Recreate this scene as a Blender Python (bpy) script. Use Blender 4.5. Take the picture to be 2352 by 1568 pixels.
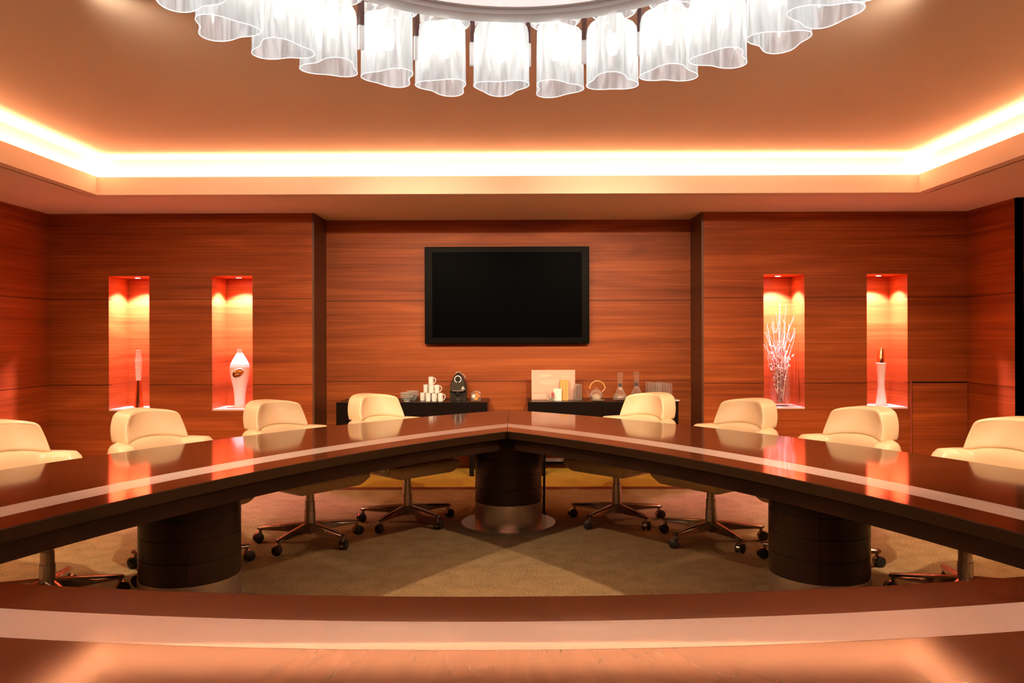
import bpy, bmesh, math, random
from mathutils import Vector, Matrix
random.seed(7)
S = bpy.context.scene
for _o in list(bpy.data.objects): bpy.data.objects.remove(_o)
COL = S.collection
PI = math.pi

# ------------------------------------------------------------------ camera, world, exposure
cam_d = bpy.data.cameras.new('camera'); cam = bpy.data.objects.new('camera', cam_d); COL.objects.link(cam)
cam_d.sensor_width = 36.0; cam_d.lens = 1783 / 2352 * 36.0
cam_d.shift_x = -0.00468; cam_d.shift_y = -0.00468
cam_d.clip_start = 0.05; cam_d.clip_end = 60
cam.location = (0, 0, 1.37); cam.rotation_euler = (PI / 2, 0.003, 0)
S.camera = cam
wd = bpy.data.worlds.new('world'); S.world = wd; wd.use_nodes = True
wd.node_tree.nodes['Background'].inputs[0].default_value = (0.9, 0.6, 0.4, 1)
wd.node_tree.nodes['Background'].inputs[1].default_value = 0.02
S.view_settings.view_transform = 'Standard'; S.view_settings.look = 'None'
S.view_settings.exposure = 1.75; S.view_settings.gamma = 1.0; S.view_settings.use_curve_mapping = False
LED_STRENGTH = 29.0; LED_COLOR = (1.0, 0.48, 0.28)
BULB_STRENGTH = 9.0; BULB_COLOR = (1.0, 0.90, 0.80); SHADE_GLOW = 0.20
NICHE_WATTS = 105.0; DOWN_WATTS = 32.0; CENTRE_WATTS = 80.0; ACCENT_WATTS = 150.0; DOWN_COLOR = (1.0, 0.70, 0.42)
try:
    S.cycles.max_bounces = 10; S.cycles.transparent_max_bounces = 16; S.cycles.sample_clamp_indirect = 4.0
    S.cycles.caustics_reflective = False; S.cycles.caustics_refractive = False
except Exception: pass

# ------------------------------------------------------------------ materials
def nm(name):
    m = bpy.data.materials.new(name); m.use_nodes = True
    return m, m.node_tree, m.node_tree.nodes['Principled BSDF']
def plain(name, col, rough=0.5, metal=0.0, coat=0.0, bump=0.0, bscale=60.0, spec=0.5, var=0.06):
    m, nt, b = nm(name)
    b.inputs['Base Color'].default_value = (*col, 1); b.inputs['Roughness'].default_value = rough
    b.inputs['Metallic'].default_value = metal; b.inputs['Coat Weight'].default_value = coat
    b.inputs['Specular IOR Level'].default_value = spec
    tc = nt.nodes.new('ShaderNodeTexCoord'); n = nt.nodes.new('ShaderNodeTexNoise')
    n.inputs['Scale'].default_value = bscale; n.inputs['Detail'].default_value = 3
    nt.links.new(tc.outputs['Object'], n.inputs['Vector'])
    mx = nt.nodes.new('ShaderNodeMix'); mx.data_type = 'RGBA'
    mx.inputs[6].default_value = (*[c * (1 - var) for c in col], 1); mx.inputs[7].default_value = (*[min(1, c * (1 + var)) for c in col], 1)
    nt.links.new(n.outputs['Fac'], mx.inputs[0]); nt.links.new(mx.outputs[2], b.inputs['Base Color'])
    if bump:
        bp = nt.nodes.new('ShaderNodeBump'); bp.inputs['Strength'].default_value = bump; bp.inputs['Distance'].default_value = 0.002
        nt.links.new(n.outputs['Fac'], bp.inputs['Height']); nt.links.new(bp.outputs[0], b.inputs['Normal'])
    return m
def math_node(nt, op, a, b=None, c=None):
    n = nt.nodes.new('ShaderNodeMath'); n.operation = op
    for i, v in enumerate((a, b, c)):
        if v is None: continue
        if isinstance(v, (int, float)): n.inputs[i].default_value = v
        else: nt.links.new(v, n.inputs[i])
    return n.outputs[0]
def wood(name, dark, mid, light, rough=0.35, coat=0.0, seams=(), radial=False, fine=1.0, spec=0.5, var=0.5, ior=1.5):
    m, nt, b = nm(name)
    tc = nt.nodes.new('ShaderNodeTexCoord'); sx = nt.nodes.new('ShaderNodeSeparateXYZ')
    nt.links.new(tc.outputs['Object'], sx.inputs[0])
    if radial:
        # grain running out from the centre of the table
        px = math_node(nt, 'ADD', sx.outputs[0], 0.065); py = math_node(nt, 'SUBTRACT', sx.outputs[1], 3.09)
        ang = math_node(nt, 'ARCTAN2', py, px)
        rr = math_node(nt, 'SQRT', math_node(nt, 'ADD', math_node(nt, 'MULTIPLY', px, px), math_node(nt, 'MULTIPLY', py, py)))
        h = rr; v = math_node(nt, 'MULTIPLY', ang, 2.0)
    else:
        h = math_node(nt, 'ADD', sx.outputs[0], math_node(nt, 'MULTIPLY', sx.outputs[1], 0.83)); v = sx.outputs[2]
    def vec(a, c, off=0.0):
        cb = nt.nodes.new('ShaderNodeCombineXYZ')
        nt.links.new(math_node(nt, 'MULTIPLY', h, a), cb.inputs[0]); cb.inputs[1].default_value = off
        nt.links.new(math_node(nt, 'MULTIPLY', v, c), cb.inputs[2]); return cb.outputs[0]
    def noise(vv, scale, det, dist=0.0):
        n = nt.nodes.new('ShaderNodeTexNoise'); n.inputs['Scale'].default_value = scale
        n.inputs['Detail'].default_value = det; n.inputs['Distortion'].default_value = dist
        nt.links.new(vv, n.inputs['Vector']); return n.outputs['Fac']
    n1 = noise(vec(0.5 if radial else 0.34, 13 * fine), 1.6, 4 if radial else 6, 0.0 if radial else 0.5)      # streaks
    n2 = noise(vec(0.32, 3.0, 3.1), 1.3, 2 if radial else 4, 0.0 if radial else 1.6)       # broad figure
    n3 = noise(vec(1.3, 75 * fine, 8.0), 1.5, 3)      # pores
    w1, w2, w3 = (0.46, 0.36, 0.02) if radial else (0.34, 0.44, 0.17)
    fac = math_node(nt, 'ADD', math_node(nt, 'MULTIPLY', n1, w1), math_node(nt, 'MULTIPLY', n2, w2))
    fac = math_node(nt, 'ADD', fac, math_node(nt, 'MULTIPLY', n3, w3)); mid_p = 0.5 * (w1 + w2 + w3)
    cr = nt.nodes.new('ShaderNodeValToRGB'); e = cr.color_ramp.elements
    e[0].position = mid_p - 0.14 * var / 0.5; e[0].color = (*dark, 1); e[1].position = mid_p + 0.13 * var / 0.5; e[1].color = (*light, 1)
    k = e.new(mid_p); k.color = (*mid, 1)
    nt.links.new(fac, cr.inputs[0]); colo = cr.outputs[0]
    for z in seams:
        d = math_node(nt, 'ABSOLUTE', math_node(nt, 'SUBTRACT', sx.outputs[2], z))
        s = math_node(nt, 'LESS_THAN', d, 0.0032)
        mx = nt.nodes.new('ShaderNodeMix'); mx.data_type = 'RGBA'
        nt.links.new(s, mx.inputs[0]); nt.links.new(colo, mx.inputs[6]); mx.inputs[7].default_value = (*[c * 0.25 for c in dark], 1)
        colo = mx.outputs[2]
    nt.links.new(colo, b.inputs['Base Color'])
    b.inputs['Roughness'].default_value = rough; b.inputs['Coat Weight'].default_value = coat
    b.inputs['Coat Roughness'].default_value = 0.09; b.inputs['Coat IOR'].default_value = ior; b.inputs['Specular IOR Level'].default_value = spec
    return m
def emit(name, col, st):
    m, nt, b = nm(name)
    b.inputs['Base Color'].default_value = (*col, 1)
    b.inputs['Emission Color'].default_value = (*col, 1); b.inputs['Emission Strength'].default_value = st
    return m
def glass(name, col=(1, 1, 1), rough=0.02, mixt=0.35, milk=0.07):
    m = bpy.data.materials.new(name); m.use_nodes = True; nt = m.node_tree
    for n in list(nt.nodes): nt.nodes.remove(n)
    # thin clear glass: see-through face on, glossy edge on, with pale diffuse painting bright rims
    o = nt.nodes.new('ShaderNodeOutputMaterial'); t = nt.nodes.new('ShaderNodeBsdfTransparent'); t.inputs['Color'].default_value = (*col, 1)
    g = nt.nodes.new('ShaderNodeBsdfGlossy'); g.inputs['Roughness'].default_value = 0.08
    d = nt.nodes.new('ShaderNodeBsdfDiffuse'); d.inputs['Color'].default_value = (.95, .88, .80, 1)
    lw = nt.nodes.new('ShaderNodeLayerWeight'); lw.inputs['Blend'].default_value = 0.28
    cr = nt.nodes.new('ShaderNodeMapRange'); cr.inputs[1].default_value = 0.12; cr.inputs[2].default_value = 0.85; cr.inputs[3].default_value = milk; cr.inputs[4].default_value = 0.75
    m1 = nt.nodes.new('ShaderNodeMixShader'); m1.inputs[0].default_value = 0.45
    nt.links.new(g.outputs[0], m1.inputs[1]); nt.links.new(d.outputs[0], m1.inputs[2])
    m2 = nt.nodes.new('ShaderNodeMixShader'); nt.links.new(lw.outputs['Facing'], cr.inputs[0]); nt.links.new(cr.outputs[0], m2.inputs[0])
    nt.links.new(t.outputs[0], m2.inputs[1]); nt.links.new(m1.outputs[0], m2.inputs[2]); nt.links.new(m2.outputs[0], o.inputs[0])
    return m
def frosted(name):
    # streaky frosted lamp glass: thin sheet, translucent white with clearer veins
    m = bpy.data.materials.new(name); m.use_nodes = True; nt = m.node_tree
    for n in list(nt.nodes): nt.nodes.remove(n)
    o = nt.nodes.new('ShaderNodeOutputMaterial'); tl = nt.nodes.new('ShaderNodeBsdfTranslucent'); tr = nt.nodes.new('ShaderNodeBsdfTransparent')
    gl = nt.nodes.new('ShaderNodeBsdfGlossy'); gl.inputs['Roughness'].default_value = 0.15
    tl.inputs['Color'].default_value = (0.22, 0.24, 0.245, 1); tr.inputs['Color'].default_value = (0.97, 0.98, 0.98, 1)
    tc = nt.nodes.new('ShaderNodeTexCoord'); mp = nt.nodes.new('ShaderNodeMapping'); mp.inputs['Scale'].default_value = (22, 22, 3.2)
    nz = nt.nodes.new('ShaderNodeTexNoise'); nz.inputs['Scale'].default_value = 1.0; nz.inputs['Detail'].default_value = 2.5; nz.inputs['Distortion'].default_value = 1.5
    cr = nt.nodes.new('ShaderNodeValToRGB'); e = cr.color_ramp.elements
    e[0].position = 0.40; e[0].color = (0.22, 0.22, 0.22, 1); e[1].position = 0.62; e[1].color = (0.03, 0.03, 0.03, 1)
    nt.links.new(tc.outputs['Object'], mp.inputs[0]); nt.links.new(mp.outputs[0], nz.inputs['Vector']); nt.links.new(nz.outputs['Fac'], cr.inputs[0])
    mx = nt.nodes.new('ShaderNodeMixShader'); nt.links.new(cr.outputs[0], mx.inputs[0])
    nt.links.new(tr.outputs[0], mx.inputs[2])
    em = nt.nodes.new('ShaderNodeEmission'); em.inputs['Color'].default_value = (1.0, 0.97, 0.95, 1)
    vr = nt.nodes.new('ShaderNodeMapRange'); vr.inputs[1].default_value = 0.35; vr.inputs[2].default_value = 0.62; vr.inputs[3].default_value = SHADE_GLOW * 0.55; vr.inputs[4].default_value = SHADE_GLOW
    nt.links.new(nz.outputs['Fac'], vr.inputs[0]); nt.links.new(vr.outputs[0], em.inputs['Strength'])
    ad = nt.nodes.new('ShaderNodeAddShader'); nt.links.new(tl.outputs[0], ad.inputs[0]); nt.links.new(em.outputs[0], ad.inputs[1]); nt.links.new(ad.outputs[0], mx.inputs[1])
    m2 = nt.nodes.new('ShaderNodeMixShader'); m2.inputs[0].default_value = 0.06
    nt.links.new(mx.outputs[0], m2.inputs[1]); nt.links.new(gl.outputs[0], m2.inputs[2])
    nt.links.new(m2.outputs[0], o.inputs[0])
    return m
def carpet(name):
    m, nt, b = nm(name)
    tc = nt.nodes.new('ShaderNodeTexCoord'); sx = nt.nodes.new('ShaderNodeSeparateXYZ'); nt.links.new(tc.outputs['Object'], sx.inputs[0])
    def nz(s, d):
        n = nt.nodes.new('ShaderNodeTexNoise'); n.inputs['Scale'].default_value = s; n.inputs['Detail'].default_value = d
        nt.links.new(tc.outputs['Object'], n.inputs['Vector']); return n.outputs['Fac']
    f = nz(130, 4); g = nz(9, 3)
    def mixc(fac, a, c):
        mx = nt.nodes.new('ShaderNodeMix'); mx.data_type = 'RGBA'
        for i, v in ((0, fac), (6, a), (7, c)):
            if isinstance(v, tuple): mx.inputs[i].default_value = (*v, 1)
            else: nt.links.new(v, mx.inputs[i])
        return mx.outputs[2]
    ff = math_node(nt, 'ADD', math_node(nt, 'MULTIPLY', f, 0.8), math_node(nt, 'MULTIPLY', g, 0.2))
    rp = nt.nodes.new('ShaderNodeMapRange'); rp.inputs[1].default_value = 0.35; rp.inputs[2].default_value = 0.65; nt.links.new(ff, rp.inputs[0])
    base = mixc(rp.outputs[0], (0.13, 0.080, 0.034), (0.42, 0.28, 0.135))
    ochre = mixc(rp.outputs[0], (0.34, 0.17, 0.018), (0.50, 0.27, 0.04))
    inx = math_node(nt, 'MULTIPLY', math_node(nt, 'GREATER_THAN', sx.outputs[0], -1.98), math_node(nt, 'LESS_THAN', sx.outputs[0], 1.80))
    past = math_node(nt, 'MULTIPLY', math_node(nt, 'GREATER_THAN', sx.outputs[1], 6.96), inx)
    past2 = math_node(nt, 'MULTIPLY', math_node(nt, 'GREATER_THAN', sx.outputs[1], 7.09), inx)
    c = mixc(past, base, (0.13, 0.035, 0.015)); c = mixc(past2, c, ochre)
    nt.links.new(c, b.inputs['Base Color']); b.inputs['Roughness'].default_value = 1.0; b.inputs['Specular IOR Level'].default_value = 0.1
    bp = nt.nodes.new('ShaderNodeBump'); bp.inputs['Strength'].default_value = 0.6; bp.inputs['Distance'].default_value = 0.004
    nt.links.new(f, bp.inputs['Height']); nt.links.new(bp.outputs[0], b.inputs['Normal'])
    return m

M = {}
M['wall_wood'] = wood('red_cherry_panelling', (0.19, 0.038, 0.0075), (0.31, 0.070, 0.013), (0.46, 0.120, 0.024), rough=0.45, seams=(1.748, 0.905), spec=0.2, fine=2.2)
M['niche_wood'] = wood('niche_lining_veneer', (0.19, 0.040, 0.008), (0.31, 0.070, 0.014), (0.44, 0.115, 0.024), rough=0.45, spec=0.2, fine=2.2)
M['reveal_wood'] = wood('dark_reveal_wood', (0.08, 0.030, 0.012), (0.105, 0.040, 0.016), (0.13, 0.05, 0.02), rough=0.4)
M['paint'] = plain('cream_ceiling_paint', (0.88, 0.77, 0.65), 0.9, bump=0.05, bscale=200, var=0.01)
M['carpet'] = carpet('woven_carpet')
M['table_wood'] = wood('dark_mahogany_lacquer', (0.050, 0.011, 0.0045), (0.085, 0.020, 0.006), (0.14, 0.037, 0.011), rough=0.5, coat=1.0, spec=0.0, ior=1.30, radial=True, fine=1.0, var=1.15)
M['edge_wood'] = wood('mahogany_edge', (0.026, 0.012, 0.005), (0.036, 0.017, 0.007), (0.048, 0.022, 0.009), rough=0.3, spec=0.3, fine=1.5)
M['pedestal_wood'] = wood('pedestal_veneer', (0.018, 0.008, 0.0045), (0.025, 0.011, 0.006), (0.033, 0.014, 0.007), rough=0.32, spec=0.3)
M['inlay'] = plain('pale_inlay', (0.50, 0.44, 0.40), 0.28, coat=0.5, bscale=30, var=0.02)
M['steel'] = plain('brushed_steel', (0.52, 0.46, 0.40), 0.3, metal=0.92, bscale=40)
M['polish'] = plain('polished_bronze_aluminium', (0.44, 0.36, 0.31), 0.2, metal=1.0, bscale=30)
M['leather'] = plain('cream_leather', (0.77, 0.585, 0.36), 0.36, coat=0.15, bump=0.08, bscale=90, var=0.02)
M['rubber'] = plain('black_rubber', (0.012, 0.011, 0.010), 0.45)
M['black_wood'] = plain('black_stained_wood', (0.006, 0.003, 0.002), 0.3, bscale=8, var=0.2, spec=0.2)
M['tv_frame'] = plain('black_gloss_bezel', (0.003, 0.0022, 0.001), 0.4, spec=0.04)
M['tv_screen'] = plain('black_screen_glass', (0.0012, 0.0012, 0.0016), 0.35, spec=0.008)
M['porcelain'] = plain('white_porcelain', (0.85, 0.82, 0.76), 0.18)
M['shade_white'] = plain('white_lacquer', (0.86, 0.84, 0.84), 0.35, var=0.01)
M['bronze'] = plain('dark_bronze', (0.10, 0.035, 0.03), 0.4, metal=0.3)
M['gold'] = plain('rose_gold', (1.0, 0.62, 0.34), 0.1, metal=1.0)
M['marble'] = plain('pale_niche_shelf', (0.85, 0.72, 0.62), 0.25)
M['black_plastic'] = plain('black_plastic', (0.02, 0.017, 0.014), 0.25)
M['clear'] = glass('clear_glass')
M['frost'] = frosted('streaked_lamp_glass')
M['hem'] = emit('glowing_glass_rim', (1, .98, .93), 0.33)  # glow put into the shade rims so they read bright
M['bulb'] = emit('lamp_bulb', BULB_COLOR, BULB_STRENGTH)
M['added_bulb'] = emit('added_uplight_bulb', (1, .80, .58), 42.0)  # for upper-tier bulbs added to brighten the ceiling
M['led'] = emit('led_strip', LED_COLOR, LED_STRENGTH)
M['spot_lens'] = emit('halogen_lens', (1.0, 0.80, 0.75), 30.0)
M['bamboo'] = plain('bamboo', (0.75, 0.42, 0.12), 0.4)
M['card'] = plain('pink_card', (0.74, 0.45, 0.34), 0.6, var=0.02)
M['card_light'] = plain('pale_print', (0.92, 0.74, 0.60), 0.6)
M['card_dark'] = plain('rose_print', (0.62, 0.36, 0.28), 0.6)
M['white_card'] = plain('white_card', (0.88, 0.84, 0.80), 0.6)
M['twig'] = plain('whitewashed_twig', (0.90, 0.86, 0.80), 0.6)
M['bark'] = plain('red_brown_bark', (0.30, 0.05, 0.03), 0.5)
M['orange'] = plain('orange_capsule', (0.90, 0.33, 0.03), 0.3)
M['red'] = plain('red_petal', (0.65, 0.03, 0.03), 0.5)
M['green'] = plain('dark_green_leaf', (0.05, 0.09, 0.03), 0.5)
M['cream_reflection'] = plain('pale_reflection', (0.85, 0.70, 0.52), 0.3)
M['print_white'] = plain('white_print', (0.8, 0.76, 0.7), 0.5)

# ------------------------------------------------------------------ mesh helpers
class MB:
    def __init__(s): s.v = []; s.f = []
    def add(s, vs, fs):
        o = len(s.v); s.v += [tuple(v) for v in vs]; s.f += [tuple(i + o for i in f) for f in fs]; return s
    def box(s, x0, x1, y0, y1, z0, z1, M4=None):
        vs = [Vector((x, y, z)) for z in (z0, z1) for y in (y0, y1) for x in (x0, x1)]
        if M4: vs = [M4 @ v for v in vs]
        return s.add(vs, [(0, 2, 3, 1), (4, 5, 7, 6), (0, 1, 5, 4), (2, 6, 7, 3), (0, 4, 6, 2), (1, 3, 7, 5)])
    def lathe(s, prof, n=32, c=(0, 0), sx=1.0, sy=1.0, M4=None, close=False):
        vs = []; fs = []
        for (r, z) in prof:
            for i in range(n):
                a = 2 * PI * i / n; vs.append(Vector((c[0] + r * sx * math.cos(a), c[1] + r * sy * math.sin(a), z)))
        m = len(prof)
        for j in range(m - 1 if not close else m):
            j2 = (j + 1) % m
            for i in range(n):
                k = (i + 1) % n; fs.append((j * n + i, j * n + k, j2 * n + k, j2 * n + i))
        if not close:
            if prof[0][0] > 1e-6: fs.append(tuple(reversed(range(n))))
            if prof[-1][0] > 1e-6: fs.append(tuple((m - 1) * n + i for i in range(n)))
        if M4: vs = [M4 @ v for v in vs]
        return s.add(vs, fs)
    def cyl(s, r, z0, z1, c=(0, 0), n=24, M4=None): return s.lathe([(r, z0), (r, z1)], n, c, M4=M4)
    def tube(s, pts, r, n=8, closed=False, caps=True):
        pts = [Vector(p) for p in pts]; m = len(pts); vs = []; fs = []
        rs = r if isinstance(r, (list, tuple)) else [r] * m
        prev = None
        for j, p in enumerate(pts):
            if closed: d = (pts[(j + 1) % m] - pts[j - 1])
            else: d = pts[min(j + 1, m - 1)] - pts[max(j - 1, 0)]
            d = d.normalized() if d.length > 1e-9 else Vector((0, 0, 1))
            if prev is None: u = d.orthogonal().normalized()
            else:
                u = prev - d * prev.dot(d)
                u = u.normalized() if u.length > 1e-6 else d.orthogonal().normalized()
            prev = u; w = d.cross(u)
            for i in range(n):
                a = 2 * PI * i / n; vs.append(p + (u * math.cos(a) + w * math.sin(a)) * rs[j])
        for j in range(m if closed else m - 1):
            j2 = (j + 1) % m
            for i in range(n):
                k = (i + 1) % n; fs.append((j * n + i, j * n + k, j2 * n + k, j2 * n + i))
        if caps and not closed:
            fs.append(tuple(reversed(range(n)))); fs.append(tuple((m - 1) * n + i for i in range(n)))
        return s.add(vs, fs)
    def loft(s, rings, cap=True):
        n = len(rings[0]); vs = [v for r in rings for v in r]; fs = []
        for j in range(len(rings) - 1):
            for i in range(n):
                k = (i + 1) % n; fs.append((j * n + i, j * n + k, (j + 1) * n + k, (j + 1) * n + i))
        if cap: fs.append(tuple(reversed(range(n)))); fs.append(tuple((len(rings) - 1) * n + i for i in range(n)))
        return s.add(vs, fs)
    def prism(s, poly, z0, z1):
        n = len(poly); vs = [(x, y, z0) for x, y in poly] + [(x, y, z1) for x, y in poly]
        return s.add(vs, [tuple(reversed(range(n))), tuple(range(n, 2 * n))] + [(i, (i + 1) % n, n + (i + 1) % n, n + i) for i in range(n)])
    def rblock(s, w, d, h, r, nx=10, ny=6, nz=6, deform=None):
        # rounded block centred on x,y standing on z=0
        def axis(L, n):
            k = 4; a = [-L / 2 + r * (1 - math.cos(PI / 2 * i / k)) for i in range(k)]
            b = [-L / 2 + r + (L - 2 * r) * i / n for i in range(n + 1)]
            return a + b + [-q for q in reversed(a)]
        X, Y, Z = axis(w, nx), axis(d, ny), axis(h, nz); idx = {}; vs = []; fs = []
        def vid(i, j, k):
            if (i, j, k) in idx: return idx[(i, j, k)]
            p = Vector((X[i], Y[j], Z[k])); q = Vector((max(-w/2+r, min(w/2-r, p.x)), max(-d/2+r, min(d/2-r, p.y)), max(-h/2+r, min(h/2-r, p.z))))
            e = p - q
            if e.length > 1e-9:
                # push surface points on to the rounding sphere
                e = e.normalized() * r
            p = q + e; p.z += h / 2
            if deform: p = Vector(deform(p))
            idx[(i, j, k)] = len(vs); vs.append(p); return idx[(i, j, k)]
        a, b, c = len(X) - 1, len(Y) - 1, len(Z) - 1
        for i in range(a):
            for j in range(b):
                fs.append((vid(i, j, 0), vid(i, j+1, 0), vid(i+1, j+1, 0), vid(i+1, j, 0))); fs.append((vid(i, j, c), vid(i+1, j, c), vid(i+1, j+1, c), vid(i, j+1, c)))
        for i in range(a):
            for k in range(c):
                fs.append((vid(i, 0, k), vid(i+1, 0, k), vid(i+1, 0, k+1), vid(i, 0, k+1))); fs.append((vid(i, b, k), vid(i, b, k+1), vid(i+1, b, k+1), vid(i+1, b, k)))
        for j in range(b):
            for k in range(c):
                fs.append((vid(0, j, k), vid(0, j, k+1), vid(0, j+1, k+1), vid(0, j+1, k))); fs.append((vid(a, j, k), vid(a, j+1, k), vid(a, j+1, k+1), vid(a, j, k+1)))
        return s.add(vs, fs)
    def build(s, name, mat, parent=None, smooth=False, bevel=0.0, seg=2, loc=None, auto=None):
        me = bpy.data.meshes.new(name); me.from_pydata(s.v, [], s.f); me.validate()
        bm = bmesh.new(); bm.from_mesh(me); bmesh.ops.remove_doubles(bm, verts=bm.verts, dist=1e-6); bmesh.ops.recalc_face_normals(bm, faces=bm.faces); bm.to_mesh(me); bm.free()
        me.materials.append(mat)
        if smooth:
            me.polygons.foreach_set('use_smooth', [True] * len(me.polygons))
        o = bpy.data.objects.new(name, me); COL.objects.link(o)
        if parent: o.parent = parent
        if loc: o.location = loc
        if bevel:
            b = o.modifiers.new('bevel', 'BEVEL'); b.width = bevel; b.segments = seg; b.limit_method = 'ANGLE'; b.angle_limit = math.radians(40)
        if smooth:
            try: me.set_sharp_from_angle(angle=math.radians(auto or 40))
            except Exception: pass
        return o
def tag(o, label=None, cat=None, group=None, kind=None):
    if label: o['label'] = label
    if cat: o['category'] = cat
    if group: o['group'] = group
    if kind: o['kind'] = kind
    return o
def thing(name, label, cat, loc=(0, 0, 0), rz=0.0, group=None):
    o = bpy.data.objects.new(name, None); COL.objects.link(o); o.empty_display_size = 0.05
    o.location = loc; o.rotation_euler = (0, 0, rz); return tag(o, label, cat, group)
def dup(root, loc=None, rz=None, label=None, parent=None):
    r = root.copy(); COL.objects.link(r)
    if parent: r.parent = parent
    if loc is not None: r.location = loc
    if rz is not None: r.rotation_euler = (0, 0, rz)
    if label: r['label'] = label
    for ch in [c for c in bpy.data.objects if c.parent == root]: dup(ch, parent=r)
    return r
def struct(name, mb, mat, **k): return tag(mb.build(name, mat, **k), kind='structure')

# ------------------------------------------------------------------ room shell
XL, XR, YF, YB = -4.61, 4.44, 7.65, 8.14      # side walls, niche wall plane, recess wall plane
RXL, RXR = -1.995, 1.823                        # recess sides
ZS, ZC = 2.593, 2.915                           # soffit, raised ceiling
YN = -1.6                                       # wall behind the camera
struct('floor', MB().box(XL - 1, XR + 1, YN - .2, YB + .3, -0.1, 0), M['carpet'])
NZ0, NZ1 = 0.662, 1.977; ND = 0.375
NICHES = [(-4.020, -3.621), (-3.003, -2.604), (2.433, 2.836), (3.450, 3.850)]
def niche_wall(name, x0, x1, holes):
    mb = MB(); xs = [x0]
    for a, b in holes: xs += [a, b]
    xs.append(x1); t = 0.06
    for i in range(len(xs) - 1):
        if i % 2 == 0: mb.box(xs[i], xs[i+1], YF, YF + t, 0, ZS)
        else: mb.box(xs[i], xs[i+1], YF, YF + t, 0, NZ0); mb.box(xs[i], xs[i+1], YF, YF + t, NZ1, ZS)
    return struct(name, mb, M['wall_wood'])
wl = niche_wall('wall_back_left', XL, RXL - .02, NICHES[:2])
wr = niche_wall('wall_back_right', RXR + .02, XR, NICHES[2:])
for (a, b), w in zip(NICHES, (wl, wl, wr, wr)):
    mb = MB(); y0 = YF + .06; y1 = YF + ND
    mb.box(a - .02, a, y0, y1, NZ0, NZ1).box(b, b + .02, y0, y1, NZ0, NZ1).box(a - .02, b + .02, y1, y1 + .02, NZ0, NZ1).box(a - .02, b + .02, y0, y1 + .02, NZ1, NZ1 + .02)
    mb.build('niche_lining', M['niche_wood'], w)
    MB().box(a + .001, b - .001, YF - .002, y1 - .001, NZ0 - .012, NZ0 + .004).build('niche_shelf', M['marble'], w)
struct('wall_back', MB().box(RXL - .02, RXR + .02, YB, YB + .06, 0, ZS), M['wall_wood'])
struct('trim_1', MB().box(RXL - .02, RXL, YF - .001, YB, 0, ZS), M['reveal_wood'])
struct('trim_2', MB().box(RXR, RXR + .02, YF - .001, YB, 0, ZS), M['reveal_wood'])
RY0, RY1 = 1.2, 6.89
for side, X, sg in (('left', XL, -1), ('right', XR, 1)):
    mb = MB(); o = X + sg * .45
    a, b = sorted((X, X + sg * .06)); mb.box(a, b, RY1, YF + .06, 0, ZS); mb.box(a, b, YN, RY0, 0, ZS)
    a, b = sorted((o, o + sg * .06)); mb.box(a, b, RY0 - .1, RY1 + .1, 0, ZS)
    struct('wall_' + side, mb, M['wall_wood'])
    mb = MB(); a, b = sorted((X, o)); mb.box(a, b, RY1, RY1 + .03, 0, ZS); mb.box(a, b, RY0 - .03, RY0, 0, ZS)
    struct('trim_3' if sg < 0 else 'trim_4', mb, M['reveal_wood'])
struct('wall_front', MB().box(XL - .1, XR + .1, YN - .06, YN, 0, ZS), M['wall_wood'])
# ceiling: soffit ring, fascia lip, light trough and raised field
CX0, CX1, CY0, CY1 = -3.586, 3.440, -0.46, 6.64
G = 0.085
mb = MB(); zt = ZS + .02
mb.box(XL - .5, CX0 - G, YN - .1, YB + .1, ZS, zt).box(CX1 + G, XR + .5, YN - .1, YB + .1, ZS, zt)
mb.box(CX0 - G, CX1 + G, CY1 + G, YB + .1, ZS, zt).box(CX0 - G, CX1 + G, YN - .1, CY0 - G, ZS, zt)
t = .012
mb.box(CX0 - G, CX0 - t, CY0 - G, CY1 + G, ZS, zt).box(CX1 + t, CX1 + G, CY0 - G, CY1 + G, ZS, zt).box(CX0 - t, CX1 + t, CY1 + t, CY1 + G, ZS, zt).box(CX0 - t, CX1 + t, CY0 - G, CY0 - t, ZS, zt)
ZL = 2.746; t = .012
mb.box(CX0 - t, CX0, CY0 - t, CY1 + t, ZS, ZL).box(CX1, CX1 + t, CY0 - t, CY1 + t, ZS, ZL).box(CX0, CX1, CY1, CY1 + t, ZS, ZL).box(CX0, CX1, CY0 - t, CY0, ZS, ZL)
mb.box(CX0 - G - t, CX0 - G, CY0 - G - t, CY1 + G + t, ZS, ZC).box(CX1 + G, CX1 + G + t, CY0 - G - t, CY1 + G + t, ZS, ZC)
mb.box(CX0 - G, CX1 + G, CY1 + G, CY1 + G + t, ZS, ZC).box(CX0 - G, CX1 + G, CY0 - G - t, CY0 - G, ZS, ZC)
mb.box(CX0 - G - t, CX1 + G + t, CY0 - G - t, CY1 + G + t, ZC, ZC + .03)
ceil = struct('ceiling', mb, M['paint'])
zl0, zl1 = ZL - .05, ZL - .035; e = .03
for q in ((CX0 - .055, CX0 - .03, CY0, CY1), (CX1 + .03, CX1 + .055, CY0, CY1), (CX0, CX1, CY1 + .03, CY1 + .055), (CX0, CX1, CY0 - .055, CY0 - .03)):
    MB().box(*q, zl0, zl1).build('cove_light', M['led'], ceil)

# jib door in the niche wall, right
d = tag(thing('jib_door', 'low dark wood jib door with painted pinkish edge highlight beside the fourth niche', 'door', (3.885, YF - .012, 0)), kind=None)
MB().box(.006, .545, 0, .010, .01, .905).build('door_leaf', M['wall_wood'], d)
MB().box(-.010, -.002, 0, .010, .01, .915).build('edge_highlight', plain('rose_highlight', (0.5, 0.12, 0.08), 0.3), d)  # pinkish highlight on the door's edge, painted as a strip
MB().box(-.002, .545, -.001, .008, .907, .915).build('top_gap', M['black_wood'], d)

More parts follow.
